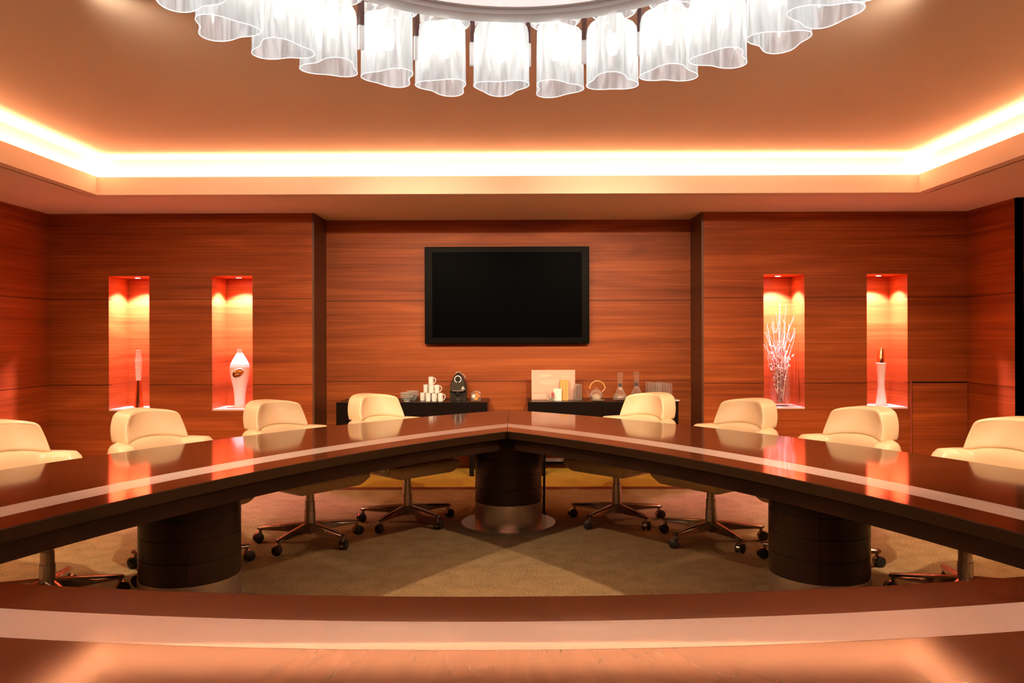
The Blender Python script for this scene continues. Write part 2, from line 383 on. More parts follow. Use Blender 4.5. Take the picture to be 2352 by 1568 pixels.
# ------------------------------------------------------------------ niche downlights
ORD = ['leftmost', 'second', 'third', 'rightmost']
for i, (a, b) in enumerate(NICHES):
    cx = (a + b) / 2; y = 7.83
    lab = ['glowing round downlight over the gold-footed bottle in the leftmost niche', 'glowing round downlight above the white vase with a hole',
           'glowing round downlight above the whitewashed twigs', 'glowing round downlight over the gold-topped ribbed vase in the rightmost niche'][i]
    dl = thing('niche_downlight', lab, 'light', (cx, y, NZ1), 0, 'niche downlights')
    MB().lathe([(.040, -.006), (.040, 0), (.026, 0), (.026, -.006)], 24, close=True).build('trim_ring', M['steel'], dl, smooth=True)
    MB().lathe([(.0001, -.004), (.026, -.004), (.026, -.001), (.0001, -.001)], 20).build('lens', M['spot_lens'], dl)
    l = bpy.data.lights.new('niche_spot', 'SPOT'); l.energy = NICHE_WATTS; l.color = (1.0, 0.44, 0.60); l.spot_size = math.radians(112); l.spot_blend = 0.35; l.shadow_soft_size = 0.02
    lo = bpy.data.objects.new('niche_spot', l); COL.objects.link(lo); lo.parent = dl; lo.location = (0, 0, -.012)

# ------------------------------------------------------------------ unseen soffit downlights added for chairs and walls; first left one from recess shadow
for side, xx in (('left', -4.10), ('right', 3.95)):
    for i, yy in enumerate((5.72, 4.1, 2.5, 0.6)):
        dl = thing('added_downlight', 'added unseen round downlight in the %s soffit, %s from the back wall' % (side, ('first', 'second', 'third', 'fourth')[i]), 'light', (xx, yy, ZS), 0, 'added soffit downlights')
        MB().lathe([(.055, -.004), (.055, 0), (.040, 0), (.040, -.004)], 24, close=True).build('trim_ring', M['steel'], dl, smooth=True)
        MB().lathe([(.0001, -.003), (.040, -.003), (.040, -.001), (.0001, -.001)], 20).build('lens', M['spot_lens'], dl)
        l = bpy.data.lights.new('added_soffit_spot', 'SPOT'); l.energy = DOWN_WATTS; l.color = DOWN_COLOR; l.spot_size = math.radians(110); l.spot_blend = 0.7; l.shadow_soft_size = 0.035
        lo = bpy.data.objects.new('added_soffit_spot', l); COL.objects.link(lo); lo.parent = dl; lo.location = (0, 0, -.012)
        d3 = Vector((-xx * .30, .75, -2.2)); lo.rotation_euler = d3.to_track_quat('-Z', 'Y').to_euler()

for i, (xx, yy) in enumerate(((-1.9, 3.3), (1.8, 3.3))):  # unseen pair added to light the back wall and chair fronts
    dl = thing('added_downlight', 'added unseen round downlight in the raised ceiling, %s of the chandelier' % ('left', 'right')[i], 'light', (xx, yy, ZC), 0, 'added raised ceiling downlights')
    MB().lathe([(.055, -.004), (.055, 0), (.040, 0), (.040, -.004)], 24, close=True).build('trim_ring', M['steel'], dl, smooth=True)
    MB().lathe([(.0001, -.003), (.040, -.003), (.040, -.001), (.0001, -.001)], 20).build('lens', M['spot_lens'], dl)
    l = bpy.data.lights.new('added_ceiling_spot', 'SPOT'); l.energy = CENTRE_WATTS * (1.25 if i < 2 else .4); l.color = (1.0, 0.76, 0.52); l.spot_size = math.radians(115); l.spot_blend = 0.8; l.shadow_soft_size = 0.04
    lo = bpy.data.objects.new('added_ceiling_spot', l); COL.objects.link(lo); lo.parent = dl; lo.location = (0, 0, -.014)
    lo.rotation_euler = Vector((-xx * .15, 1.6 if i < 2 else .8, -1.6)).to_track_quat('-Z', 'Y').to_euler()

for i, (xx, yy, tx) in enumerate(((-1.05, 3.50, -.75), (.95, 3.50, .60))):  # unseen spotlights added to brighten the recess
    dl = thing('added_spotlight', 'added unseen ceiling spotlight aimed at the recess, on the %s' % ('left', 'right')[i], 'light', (xx, yy, ZC), 0, 'added recess spotlights')
    aim = Matrix.Translation((0, 0, -.03)) @ Vector((tx - xx, 8.0 - yy, .98 - ZC)).to_track_quat('-Z', 'Y').to_matrix().to_4x4()
    MB().lathe([(.060, -.004), (.060, 0), (.046, 0), (.046, -.004)], 24, close=True).build('trim_ring', M['steel'], dl, smooth=True)
    MB().lathe([(.034, -.03), (.034, .03), (.030, .03), (.030, -.03)], 24, M4=aim, close=True).build('lamp_can', M['black_plastic'], dl, smooth=True)
    MB().lathe([(.0001, .0), (.029, .0), (.029, .004), (.0001, .004)], 20, M4=aim).build('lens', M['spot_lens'], dl)
    l = bpy.data.lights.new('added_accent_spot', 'SPOT'); l.energy = ACCENT_WATTS; l.color = (1.0, 0.74, 0.48); l.spot_size = math.radians(50); l.spot_blend = 0.9; l.shadow_soft_size = 0.03
    lo = bpy.data.objects.new('added_accent_spot', l); COL.objects.link(lo); lo.parent = dl; lo.matrix_local = aim @ Matrix.Translation((0, 0, -.032))

# ------------------------------------------------------------------ conference table
TC = Vector((-0.065, 3.094)); RHO, MM, WT = 6.593, 1.238, 1.127
def arc(off, k, n=48, gap=0.0015):
    """points of side k (0 near, 1 right, 2 left) of the ring at distance off outward of the inner edge"""
    r = RHO + off; dist = RHO - MM
    th = math.atan2(dist * math.sin(PI / 3), math.sqrt(r * r - (dist * math.sin(PI / 3)) ** 2))
    # half sweep where neighbouring sides meet
    # side normal n, centre A = C - n*dist ; vertex direction at 60 deg from the normal
    n_ang = -PI / 2 + k * 2 * PI / 3
    A = TC - Vector((math.cos(n_ang), math.sin(n_ang))) * dist
    # distance t of the mitre vertex from C along the 60 deg direction
    c60 = math.cos(PI / 3); t = -dist * c60 + math.sqrt((dist * c60) ** 2 - dist ** 2 + r * r)
    vdir = n_ang + PI / 3; V = TC + Vector((math.cos(vdir), math.sin(vdir))) * t - A
    hs = math.atan2(V.y, V.x) - n_ang
    while hs > PI: hs -= 2 * PI
    while hs < -PI: hs += 2 * PI
    hs = abs(hs) - gap / r
    return [(A.x + r * math.cos(n_ang - hs + 2 * hs * i / n), A.y + r * math.sin(n_ang - hs + 2 * hs * i / n)) for i in range(n + 1)]
table = thing('conference_table', 'large three-sided dark mahogany conference table with pale inlay and open centre', 'table', (0, 0, 0))
def ring_seg(prof, k, gap=0.0015):
    """sweep closed profile [(off,z)] along side k"""
    curves = [arc(o, k, gap=gap) for o, z in prof]; n = len(curves[0])
    return [[(curves[j][i][0], curves[j][i][1], prof[j][1]) for j in range(len(prof))] for i in range(n)]
B1, B2 = .167, .320
for k in range(3):
    MB().loft(ring_seg([(.004, .75), (B1, .75), (B1, .742), (.004, .742)], k)).build('tabletop', M['table_wood'], table)
    MB().loft(ring_seg([(B2, .75), (WT - .004, .75), (WT - .004, .742), (B2, .742)], k)).build('tabletop', M['table_wood'], table)
    MB().loft(ring_seg([(B1, .7503), (B2, .7503), (B2, .742), (B1, .742)], k)).build('inlay_strip', M['inlay'], table)
    MB().loft(ring_seg([(.0, .7465), (.0035, .750), (.0045, .7415), (WT - .0045, .7415), (WT - .0035, .75), (WT, .7465), (WT - .02, .697), (.02, .697)], k)).build('edge_band', M['edge_wood'], table)
    MB().loft(ring_seg([(.075, .697), (.115, .697), (.115, .615), (.075, .615)], k)).build('apron', M['pedestal_wood'], table)
    MB().loft(ring_seg([(WT - .115, .697), (WT - .075, .697), (WT - .075, .63), (WT - .115, .63)], k)).build('apron', M['pedestal_wood'], table)
def pedestal(x, y, face, plate=.345):
    ca, sa = math.cos(face), math.sin(face)
    p = MB()
    for z0, z1 in ((.182, .286), (.289, .391), (.394, .496), (.499, .601), (.604, .697)):
        for q in range(4):
            a0 = face + q * PI / 2 + .006; a1 = face + (q + 1) * PI / 2 - .006; n = 14; r = .2425
            pts = [(x, y)] + [(x + r * math.cos(a0 + (a1 - a0) * i / n), y + r * math.sin(a0 + (a1 - a0) * i / n)) for i in range(n + 1)]
            p.prism(pts, z0, z1)
    po = p.build('pedestal', M['pedestal_wood'], table, smooth=True, auto=30)
    MB().cyl(.239, .19, .695, (x, y), 64).build('core', M['rubber'], po, smooth=True)
    MB().lathe([(.2445, .022), (.2445, .180), (.20, .181)], 64, (x, y)).build('metal_band', M['steel'], po, smooth=True)
    MB().lathe([(plate, 0), (plate, .018), (plate - .003, .021), (.10, .021)], 72, (x, y)).build('base_plate', M['steel'], po, smooth=True)
pedestal(-.065, 5.68, -PI / 2)
for sgn in (-1, 1): pedestal(-.065 + sgn * 1.59, 3.93, -PI / 2 - sgn * .35, .262)
pedestal(-.065, 1.20, PI / 2)
for sgn in (-1, 1): pedestal(-.065 + sgn * 2.24, 1.80, 0)

# cable riser with tray behind the middle pedestal
cr = thing('cable_riser', 'thin black cable pole with small tray behind the middle table pedestal', 'cable riser', (.205, 6.0, 0))
MB().tube([(0, 0, .012), (.004, 0, .3), (.008, 0, .62)], .010, 10).build('pole', M['rubber'], cr, smooth=True)
MB().cyl(.022, 0, .012, n=20).build('foot', M['rubber'], cr, smooth=True)
MB().box(.0, .18, .02, .20, .385, .40).box(.0, .19, .02, .03, .37, .40).build('tray', M['black_plastic'], cr, bevel=.002)
MB().box(.018, .024, -.004, .004, .30, .33).build('cable_tag', M['white_card'], cr)

# ------------------------------------------------------------------ chairs
def make_chair(label):
    t = thing('conference_chair', label, 'chair', (0, 0, 0), 0, 'cream leather swivel chairs round the table')
    # seat pan
    def sd(p):
        k = 1.0
        if p.z < .06: k = 1 - .16 * (1 - p.z / .06)
        return (p.x * k, p.y * k - .0, p.z + .37)
    MB().rblock(.58, .58, .10, .025, 10, 10, 3, sd).build('seat_pan', M['leather'], t, smooth=True)
    MB().rblock(.44, .44, .07, .03, 8, 8, 2, lambda p: (p.x, p.y - .05, p.z + .465 + .02 * (1 - (p.x / .3) ** 2))).build('seat_cushion', M['leather'], t, smooth=True)
    # wraparound back and arms: sweep along a U
    rings = []; n = 44
    for i in range(n + 1):
        s = i / n; a = PI * s                       # 0 right arm front -> PI left arm front
        u = -1 + 2 * s
        ex = .42
        cx = math.copysign(abs(math.cos(a)) ** ex, math.cos(a)); sy = abs(math.sin(a)) ** .55
        x = .275 * cx; y = -.16 + .54 * sy
        # outward normal from neighbouring points
        def P(aa):
            c = math.cos(aa); return Vector((.275 * math.copysign(abs(c) ** ex, c), -.16 + .54 * abs(math.sin(aa)) ** .55))
        T = P(min(PI, a + .02)) - P(max(0, a - .02))
        N = Vector((T.y, -T.x)); N = N.normalized() if N.length > 1e-6 else Vector((1, 0))
        th = .042 + .040 * max(0, min(1, (y - .1) / .25))
        k = max(0, min(1, (y - .07) / .13)); k = k * k * (3 - 2 * k)
        zt = .585 + .160 * k + .020 * max(0, 1 - (x / .2) ** 2) * k; zb = .40
        endk = 1.0
        ring = []
        m = 20; hh = (zt - zb) / 2; zc = (zt + zb) / 2; rr = min(th, .05)
        for j in range(m):
            b = 2 * PI * j / m; cb, sb = math.cos(b), math.sin(b)
            q = math.copysign(abs(cb) ** .55, cb) * th; z = math.copysign(abs(sb) ** .35, sb) * hh
            ring.append((x + N.x * q, y + N.y * q, zc + z))
        if i in (0, n):
            c = Vector((x, y, zc)); pre = [tuple(c + (Vector(v) - c) * .55 + Vector((0, -.022, 0))) for v in ring]
            mid = [tuple(c + (Vector(v) - c) * .88 + Vector((0, -.014, 0))) for v in ring]
            rings += ([pre, mid, ring] if i == 0 else [ring, mid, pre])
        else: rings.append(ring)
    MB().loft(rings).build('back_shell', M['leather'], t, smooth=True, auto=60)
    # headrest block: curved forward at the ends, leaning back, narrower at the top
    def hd(p):
        k = max(0.0, p.z / .185); w = 1 - .20 * k ** 2.0
        x = p.x * w; bend = .020 - .085 * (p.x / .2) ** 2
        lift = .008 * (1 - (p.x / .2) ** 2) * k + .030 * (1 - (p.x / .2) ** 2) * (1 - k) - .016 * (abs(p.x) / .2) ** 4 * k * k
        return (x, p.y + .435 + bend + .050 * k + .010 * math.sin(PI * k), p.z + .733 + lift)
    h = MB().rblock(.41, .185, .185, .022, 12, 5, 6, hd).build('headrest', M['leather'], t, smooth=True)
    def seam_pt(x, z, y): v = hd(Vector((x, y, z))); return v
    pts = [seam_pt(-.182, z, -.0915) for z in (.02, .06, .10, .14)] + [seam_pt(-.170 + .34 * i / 14, .166, -.0915) for i in range(15)] + [seam_pt(.182, z, -.0915) for z in (.14, .10, .06, .02)]
    MB().tube(pts, .0022, 6).build('piping', M['leather'], h, smooth=True)
    # column
    MB().cyl(.0375, .105, .215).cyl(.0335, .213, .278).cyl(.0285, .276, .375).cyl(.016, .055, .11).build('column', M['steel'], t, smooth=True, bevel=.0015)
    MB().rblock(.16, .20, .03, .012, 3, 3, 1, lambda p: (p.x, p.y, p.z + .345)).build('tilt_mechanism', M['black_plastic'], t, smooth=True)
    # star base
    mb = MB(); mb.lathe([(.046, .082), (.056, .100), (.050, .124), (.036, .128)], 28)
    for q in range(5):
        a = q * 2 * PI / 5; R4 = Matrix.Rotation(a, 4, 'Z'); rg = []
        for (x, w, zt, zb) in ((.03, .034, .134, .070), (.10, .030, .130, .072), (.22, .025, .117, .078), (.31, .023, .107, .081), (.345, .019, .103, .083), (.354, .010, .098, .087)):
            rg.append([R4 @ Vector(v) for v in ((x, -w, zb + .006), (x, -w * .6, zb), (x, w * .6, zb), (x, w, zb + .006), (x, w, zt - .010), (x, w * .55, zt), (x, -w * .55, zt), (x, -w, zt - .010))])
        mb.loft(rg)
    mb.build('star_base', M['polish'], t, smooth=True, auto=50)
    for q in range(5):
        a = q * 2 * PI / 5; R4 = Matrix.Rotation(a, 4, 'Z') @ Matrix.Translation((.333, 0, 0)) @ Matrix.Rotation([.7, -1.1, 2.0, .2, -2.2][q], 4, 'Z')
        mb = MB(); mb.cyl(.010, .055, .09, n=12, M4=R4)
        H = R4 @ Matrix.Translation((.014, 0, .031)) @ Matrix.Rotation(PI / 2, 4, 'X')
        rg = []
        for b in range(10):                           # hood: arc over the twin wheel
            an = math.radians(20 + 175 * b / 9)
            rg.append([H @ Vector((rr * math.cos(an), rr * math.sin(an), zz)) for rr, zz in ((.030, -.012), (.034, -.012), (.034, .012), (.030, .012))])
        mb.loft(rg); mb.cyl(.012, -.012, .012, n=14, M4=H)
        c = mb.build('caster', M['polish'], t, smooth=True)
        mb = MB()
        for z0, z1 in ((-.025, -.0125), (.0125, .025)): mb.lathe([(.026, z0), (.031, z0 + .003), (.031, z1 - .003), (.026, z1)], 24, M4=H)
        mb.build('wheel', M['rubber'], c, smooth=True)
    return t
# x, y, facing offset, star phase, label
ACL = TC + Vector((math.cos(-PI / 6), math.sin(-PI / 6))) * (RHO - MM); ACR = TC + Vector((math.cos(PI + PI / 6), math.sin(PI + PI / 6))) * (RHO - MM)
CH = [(-.815, 5.74, 'L', 'cream leather swivel chair left of the table tip, in front of the left black sideboard'),
      (-1.39, 5.20, 'L', 'cream leather swivel chair before the niche with the white holed vase'),
      (-1.95, 4.60, 'L', 'cream leather swivel chair in front of the niche with the gold-footed bottle'),
      (-2.41, 3.98, 'L', 'cream leather swivel chair cut by the left edge of the photo'),
      (.740, 5.77, 'R', 'cream leather swivel chair hiding part of the decanters and glasses'),
      (1.30, 5.21, 'R', 'cream leather swivel chair before the niche with the twigs'),
      (1.80, 4.60, 'R', 'cream leather swivel chair between twig niche and gold-topped vase niche'),
      (2.29, 3.97, 'R', 'cream leather swivel chair cut by the right edge of the photo')]
STAR = {'L': [174, 179, 174, 176], 'R': [156, 143, 145, 150]}
proto = None; cnt = {'L': 0, 'R': 0}
for (x, y, s, lab) in CH:
    A = ACL if s == 'L' else ACR; dx, dy = A.x - x, A.y - y; rz = math.atan2(dy, dx) + PI / 2
    if proto is None:
        proto = make_chair(lab); o = proto; o.location = (x, y, 0); o.rotation_euler = (0, 0, rz)
    else: o = dup(proto, (x, y, 0), rz, lab)
    st = math.radians(STAR[s][cnt[s]]) - rz; cnt[s] += 1
    for c in [c for c in bpy.data.objects if c.parent == o and (c.name.startswith('star_base') or c.name.startswith('caster'))]:
        c.rotation_euler = (0, 0, st)

# ------------------------------------------------------------------ television
tv = thing('television', 'large black flat television mounted on the recessed wood wall', 'television', (-.10, 8.04, 1.80))
MB().box(-.853, .853, 0, .055, -.503, .503).build('frame', M['tv_frame'], tv, bevel=.006)
MB().box(-.775, .775, -.002, .004, -.437, .447).build('screen', M['tv_screen'], tv)
MB().box(-.3, .3, .055, .10, -.25, .25).build('wall_bracket', M['black_plastic'], tv)

# ------------------------------------------------------------------ sideboards
def sideboard(label, x0, x1):
    t = thing('sideboard', label, 'sideboard', (x0, 7.60, 0), 0, 'black sideboards in the recess'); w = x1 - x0
    MB().box(0, w, .012, .50, .30, .715).build('body', M['black_wood'], t)
    MB().box(0, w, 0, .505, .715, .73).build('top', M['black_wood'], t, bevel=.0015)
    for a, b in ((.004, w / 2 - .002), (w / 2 + .002, w - .004)):
        MB().box(a, b, 0, .012, .545, .712).build('drawer', M['black_wood'], t, bevel=.001)
        MB().box(a, b, 0, .012, .302, .538).build('door', M['black_wood'], t, bevel=.001)
    for lx in (.12, w - .15 - .035):
        for ly in (.02, .42):
            MB().loft([[(lx - k, ly - k, z), (lx + .055 + k, ly - k, z), (lx + .055 + k, ly + .055 + k, z), (lx - k, ly + .055 + k, z)] for k, z in ((-.006, 0), (0, .30))]).build('leg', M['black_wood'], t)
    return t
sideboard('black sideboard carrying the mug pyramid and coffee machine', -1.773, -.290)
sideboard('black sideboard carrying the pink placard and glass teapot', .107, 1.582)
ZT = .73
def X(px, Y): return (px - 1187) / 1783 * Y

# saucers and bowls
def cup_profile(): return [(.0001, 0), (.034, 0), (.036, .002), (.058, .0045), (.065, .0065), (.065, .0085), (.060, .0088), (.034, .006), (.0001, .006)]
sc0 = None
def saucer(x, y, z, lab):
    global sc0
    if sc0 is None:
        sc0 = MB().lathe(cup_profile(), 32).build('saucer', M['porcelain'], None, smooth=True); tag(sc0, lab, 'saucer', 'stacked white saucers'); sc0.location = (x, y, z); return sc0
    return dup(sc0, (x, y, z), 0, lab)
ordn = ['lowest', 'second', 'third', 'fourth', 'fifth', 'sixth', 'topmost']
for nm_, cx, cy, hgt in (('front', X(934, 7.74), 7.74, .030), ('rear', X(948, 7.90), 7.90, .034)):
    b = MB().lathe([(.0001, 0), (.030, 0), (.030, .004), (.045, .014), (.060, hgt), (.057, hgt), (.042, .017), (.0001, .008)], 32).build('bowl', M['porcelain'], None, smooth=True)
    tag(b, 'white bowl under the %s saucer stack left of the mugs' % nm_, 'bowl', 'white bowls under the saucers'); b.location = (cx, cy, ZT)
    for i in range(6):
        saucer(cx + random.uniform(-.001, .001), cy, ZT + hgt + .0004 + i * .0098, 'white saucer, %s of the %s stack left of the mugs' % (ordn[i] if i < 5 else 'topmost', nm_))
# mugs
mug0 = thing('mug', '', 'mug', (0, 0, 0), 0, 'white mugs in the pyramid')
MB().lathe([(.0001, 0), (.023, 0), (.025, .002), (.0255, .006), (.0262, .080), (.0250, .0805), (.0238, .078), (.023, .008), (.0001, .006)], 32).build('body', M['porcelain'], mug0, smooth=True)
MB().tube([(.026 , 0, .066), (.036, 0, .069), (.046, 0, .062), (.049, 0, .048), (.044, 0, .032), (.036, 0, .018), (.026, 0, .012)], .0042, 8).build('handle', M['porcelain'], mug0, smooth=True)
YF1, YF2 = 7.72, 7.80
MUG = [(970.5, YF2, 0, 1.1, 'white mug at the far left of the bottom row'), (983, YF1, 0, 1.0, 'white mug at the front left of the bottom row'),
       (997, YF1, 0, -.95, 'white mug in the front middle of the bottom row'), (1011, YF1, 0, -.1, 'white mug at the right end of the bottom row, handle right'),
       (985, YF2, 0, .5, 'white mug hidden at the back of the bottom row'), (999.5, YF2, 0, .5, 'white mug at the back right of the bottom row'),
       (978, 7.79, 1, .6, 'white mug at the left of the middle row'), (990, YF1, 1, -.5, 'white mug at the front of the middle row'), (1003, 7.735, 1, -.15, 'white mug at the right of the middle row, handle right'),
       (989.5, 7.745, 2, -.1, 'white mug on the very top of the pyramid')]
for i, (px, y, lv, rz, lab) in enumerate(MUG):
    loc = (X(px, y), y, ZT + .0002 + lv * .0808)
    if i == 0: mug0.location = loc; mug0.rotation_euler = (0, 0, rz); mug0['label'] = lab
    else: dup(mug0, loc, rz, lab)
# coffee machine
cm = thing('coffee_machine', 'black arched capsule coffee machine with silver ring on the left sideboard', 'coffee machine', (X(1051.5, 7.72), 7.72, ZT))
def arch(s, n=8):
    half = [(0, .081), (.08, .084), (.14, .081), (.18, .072), (.215, .058), (.242, .044), (.262, .030), (.275, .016), (.281, .006)]
    right = [(w * s, z * s) for z, w in half]
    return [(-x, z) for x, z in right] + right[::-1]
def slab(poly, y0, y1, z_min=0.0): return [[(x, y0, max(z, z_min)) for x, z in poly], [(x, y1, max(z, z_min)) for x, z in poly]]
bd = MB().loft(slab(arch(1.0), .03, .24)).build('body', M['black_plastic'], cm, smooth=True, auto=30, bevel=.004)
MB().loft(slab(arch(.93), -.01, .03, .105)).build('face_panel', plain('charcoal_panel', (.045, .036, .026), .3), cm, smooth=True, auto=30, bevel=.003)
MB().box(-.056, .056, -.014, .03, .100, .108).build('chrome_line', M['steel'], cm, bevel=.001)
MB().lathe([(.050, 0), (.050, .006), (.040, .016), (.036, .030), (.0001, .030)], 28, (0, .01)).build('drip_tray', M['black_plastic'], cm, smooth=True)
MB().lathe([(.018, .062), (.024, .100), (.0001, .100)], 20, (0, .005)).build('spout', M['black_plastic'], cm, smooth=True)
Rx = Matrix.Translation((0, -.012, .220)) @ Matrix.Rotation(PI / 2, 4, 'X')
pts = [Rx @ Vector((.032 * math.cos(a), .032 * math.sin(a), 0)) for a in [math.radians(-75 + 330 * i / 30) for i in range(31)]]
MB().tube(pts, .0042, 8).build('silver_ring', M['shade_white'], cm, smooth=True)
MB().lathe([(.024, 0), (.022, .006), (.0001, .007)], 24, M4=Rx).build('capsule_cover', M['black_plastic'], cm, smooth=True)
mk = MB(); L4 = Matrix.Translation((.050, -.0112, .130)) @ Matrix.Rotation(PI / 2, 4, 'X')
mk.lathe([(.008, 0), (.008, .001), (.0001, .001)], 16, (0, .010), M4=L4)
for i in range(6): mk.box(-.016 + i * .0055, -.0125 + i * .0055, -.009, .001 + (.002 if i % 2 else 0), 0, .001, L4)
mk.box(-.014, .014, -.014, -.011, 0, .001, L4); mk.build('printed_mark', M['print_white'], cm)
MB().tube([(.030, .05, .268), (.050, .05, .262), (.066, .05, .238), (.072, .05, .215)], .004, 8).tube([(-.028, .05, .275), (-.01, .05, .288), (.012, .05, .288), (.03, .05, .275)], .004, 8).build('lever', M['steel'], cm, smooth=True)
# capsule jar
cj = thing('capsule_jar', 'small clear glass jar tipped on its side holding coffee capsules', 'jar', (X(1092.5, 7.73), 7.73, ZT))
MB().lathe([(.046, 0), (.049, .004), (.050, .085), (.048, .085), (.047, .006), (.0001, .004)], 28).build('glass', M['clear'], cj, smooth=True)
MB().tube([(-.045, -.02, .07), (-.03, -.03, .088), (-.005, -.02, .099), (.02, -.02, .098), (.04, -.02, .088), (.046, -.02, .074)], .0035, 8).build('wire_clip', M['steel'], cj, smooth=True)
cap0 = None
for i, (cx, cy, cz, mt, lab) in enumerate([(-.020, -.018, .052, 'porcelain', 'white coffee capsule facing forward in the glass jar'), (.012, -.016, .022, 'orange', 'orange coffee capsule at the bottom left of the jar'), (.020, -.004, .045, 'orange', 'orange coffee capsule at the right of the jar'),
                                     (.004, .0, .062, 'orange', 'orange coffee capsule at the top middle of the jar'), (-.012, .012, .024, 'porcelain', 'white coffee capsule at the bottom left of the jar')]):
    c = MB().lathe([(.0001, -.012), (.011, -.012), (.017, .012), (.019, .012), (.019, .014), (.0001, .014)], 20).build('coffee_capsule', M[mt], None, smooth=True)
    tag(c, lab, 'capsule', 'coffee capsules in the jar'); c.location = (cj.location.x + cx, cj.location.y + cy, ZT + cz)
    c.rotation_euler = (PI / 2, 0, 0) if mt == 'porcelain' and i == 0 else (random.uniform(.8, 1.5), random.uniform(-.6, .6), random.uniform(-1, 1))

# placard
pc = thing('placard', 'pink printed placard standing on the right sideboard', 'placard', ((.148 + .589) / 2, 7.86, ZT))
MB().box(-.2205, .2205, 0, .006, .001, .302).build('board', M['card'], pc)
def text(body, size, x, z, par, mat, sx=1.0):
    cu = bpy.data.curves.new('lettering', 'FONT'); cu.body = body; cu.size = size; cu.extrude = .0004; cu.align_x = 'LEFT'
    tmp = bpy.data.objects.new('tmp', cu); COL.objects.link(tmp); bpy.context.view_layer.update()
    me = bpy.data.meshes.new_from_object(tmp.evaluated_get(bpy.context.evaluated_depsgraph_get())); bpy.data.objects.remove(tmp)
    me.materials.clear(); me.materials.append(mat)
    o = bpy.data.objects.new('lettering', me); COL.objects.link(o); o.parent = par
    o.rotation_euler = (PI / 2, 0, 0); o.location = (x, -.0009, z); o.scale = (sx, 1, 1); return o
text('replenish', .032, -.146, .240, pc, M['card_light'])
mb = MB()
def stroke(ps, r=.0014): mb.tube([(x, -.0012, z) for x, z in ps], r, 6)
ox, oz = .085, .246
stroke([(ox, oz + .008), (ox + .006, oz), (ox + .012, oz + .002), (ox + .016, oz + .026)]); stroke([(ox + .022, oz + .020), (ox + .020, oz + .003), (ox + .030, oz), (ox + .036, oz + .006)])
stroke([(ox + .024, oz + .012), (ox + .032, oz + .020)]); stroke([(ox + .036, oz + .006), (ox + .044, oz + .014), (ox + .052, oz + .010), (ox + .046, oz + .002), (ox + .040, oz + .004)])
stroke([(ox + .052, oz + .010), (ox + .060, oz), (ox + .066, oz + .008), (ox + .068, oz + .022)]); stroke([(ox + .050, oz + .022), (ox + .052, oz + .024)], .002); stroke([(ox + .060, oz - .008), (ox + .063, oz - .006)], .002)
mb.build('lettering', M['card_light'], pc)
MB().box(-.146, -.060, -.0008, 0, .231, .234).box(.085, .155, -.0008, 0, .231, .234).build('underline', M['card_light'], pc)
mb = MB()
for i, (a, b) in enumerate(((-.145, .08), (-.145, .08), (-.125, .08), (-.125, .02))): mb.box(a, b, -.0008, 0, .195 - i * .012, .198 - i * .012)
mb.build('text_lines', M['card_light'], pc)
MB().box(-.2205, -.07, -.0010, 0, .002, .075).build('printed_panel', M['card_dark'], pc)
mb = MB()
for i in range(4): mb.box(-.21, -.075, -.0016, -.001, .018 + i * .012, .022 + i * .012)
mb.build('text_lines', M['card_light'], pc)
MB().box(-.06, .06, .006, .06, 0, .004).box(-.05, .05, .006, .010, 0, .15).build('foot', M['white_card'], pc)
# glass cup with red flower
gc = tag(MB().lathe([(.0001, 0), (.030, 0), (.036, .006), (.042, .088), (.040, .088), (.034, .009), (.0001, .006)], 28).build('glass_cup', M['clear'], None, smooth=True), 'small clear glass cup before the pink placard', 'glass'); gc.location = (X(1265, 7.70), 7.70, ZT)
fl = thing('flower_sprig', 'small red flower sprig standing in the glass cup', 'flower', (X(1265, 7.70), 7.70, ZT + .012))
MB().tube([(-.01, 0, 0), (-.018, 0, .03), (-.024, 0, .055)], .0022, 6).tube([(-.01, 0, 0), (.008, 0, .022), (.016, 0, .045)], .0022, 6).tube([(-.01, 0, .0), (.015, .01, .012), (.02, .01, .02)], .003, 6).build('stem', M['green'], fl, smooth=True)
mb = MB()
for i in range(7):
    a = i * 2.4; mb.lathe([(.0001, -.007), (.006, -.004), (.0075, 0), (.006, .004), (.0001, .007)], 10, M4=Matrix.Translation((.016 + .006 * math.cos(a), .006 * math.sin(a), .040 + .0045 * i)))
mb.build('petals', M['red'], fl, smooth=True)
b = thing('card_box', 'small plain white box beside the bamboo box', 'box', (X(1280, 7.76), 7.76, ZT))
MB().box(-.039, .039, -.02, .02, 0, .108).build('body', M['white_card'], b, bevel=.002); MB().box(-.0405, .0405, -.0215, .0215, .096, .120).build('lid', M['white_card'], b, bevel=.002)
b = thing('bamboo_box', 'tall bamboo tea box in front of the pink placard', 'box', (X(1295.5, 7.82), 7.82, ZT))
MB().box(-.041, .041, -.025, .025, 0, .190).build('body', M['bamboo'], b, bevel=.002); MB().box(-.043, .043, -.027, .027, .190, .203).build('lid', M['bamboo'], b, bevel=.002)
MB().box(-.018, -.016, -.0258, -.025, .01, .18).box(.014, .016, -.0258, -.025, .01, .18).build('grooves', M['bark'], b)
gp = tag(MB().lathe([(.0001, 0), (.043, 0), (.045, .004), (.045, .115), (.043, .115), (.042, .006), (.0001, .004)], 28).build('glass_tumbler', M['clear'], None, smooth=True), 'clear glass tumbler holding slim silver sticks', 'glass'); gp.location = (X(1326.5, 7.76), 7.76, ZT)
ss0 = None
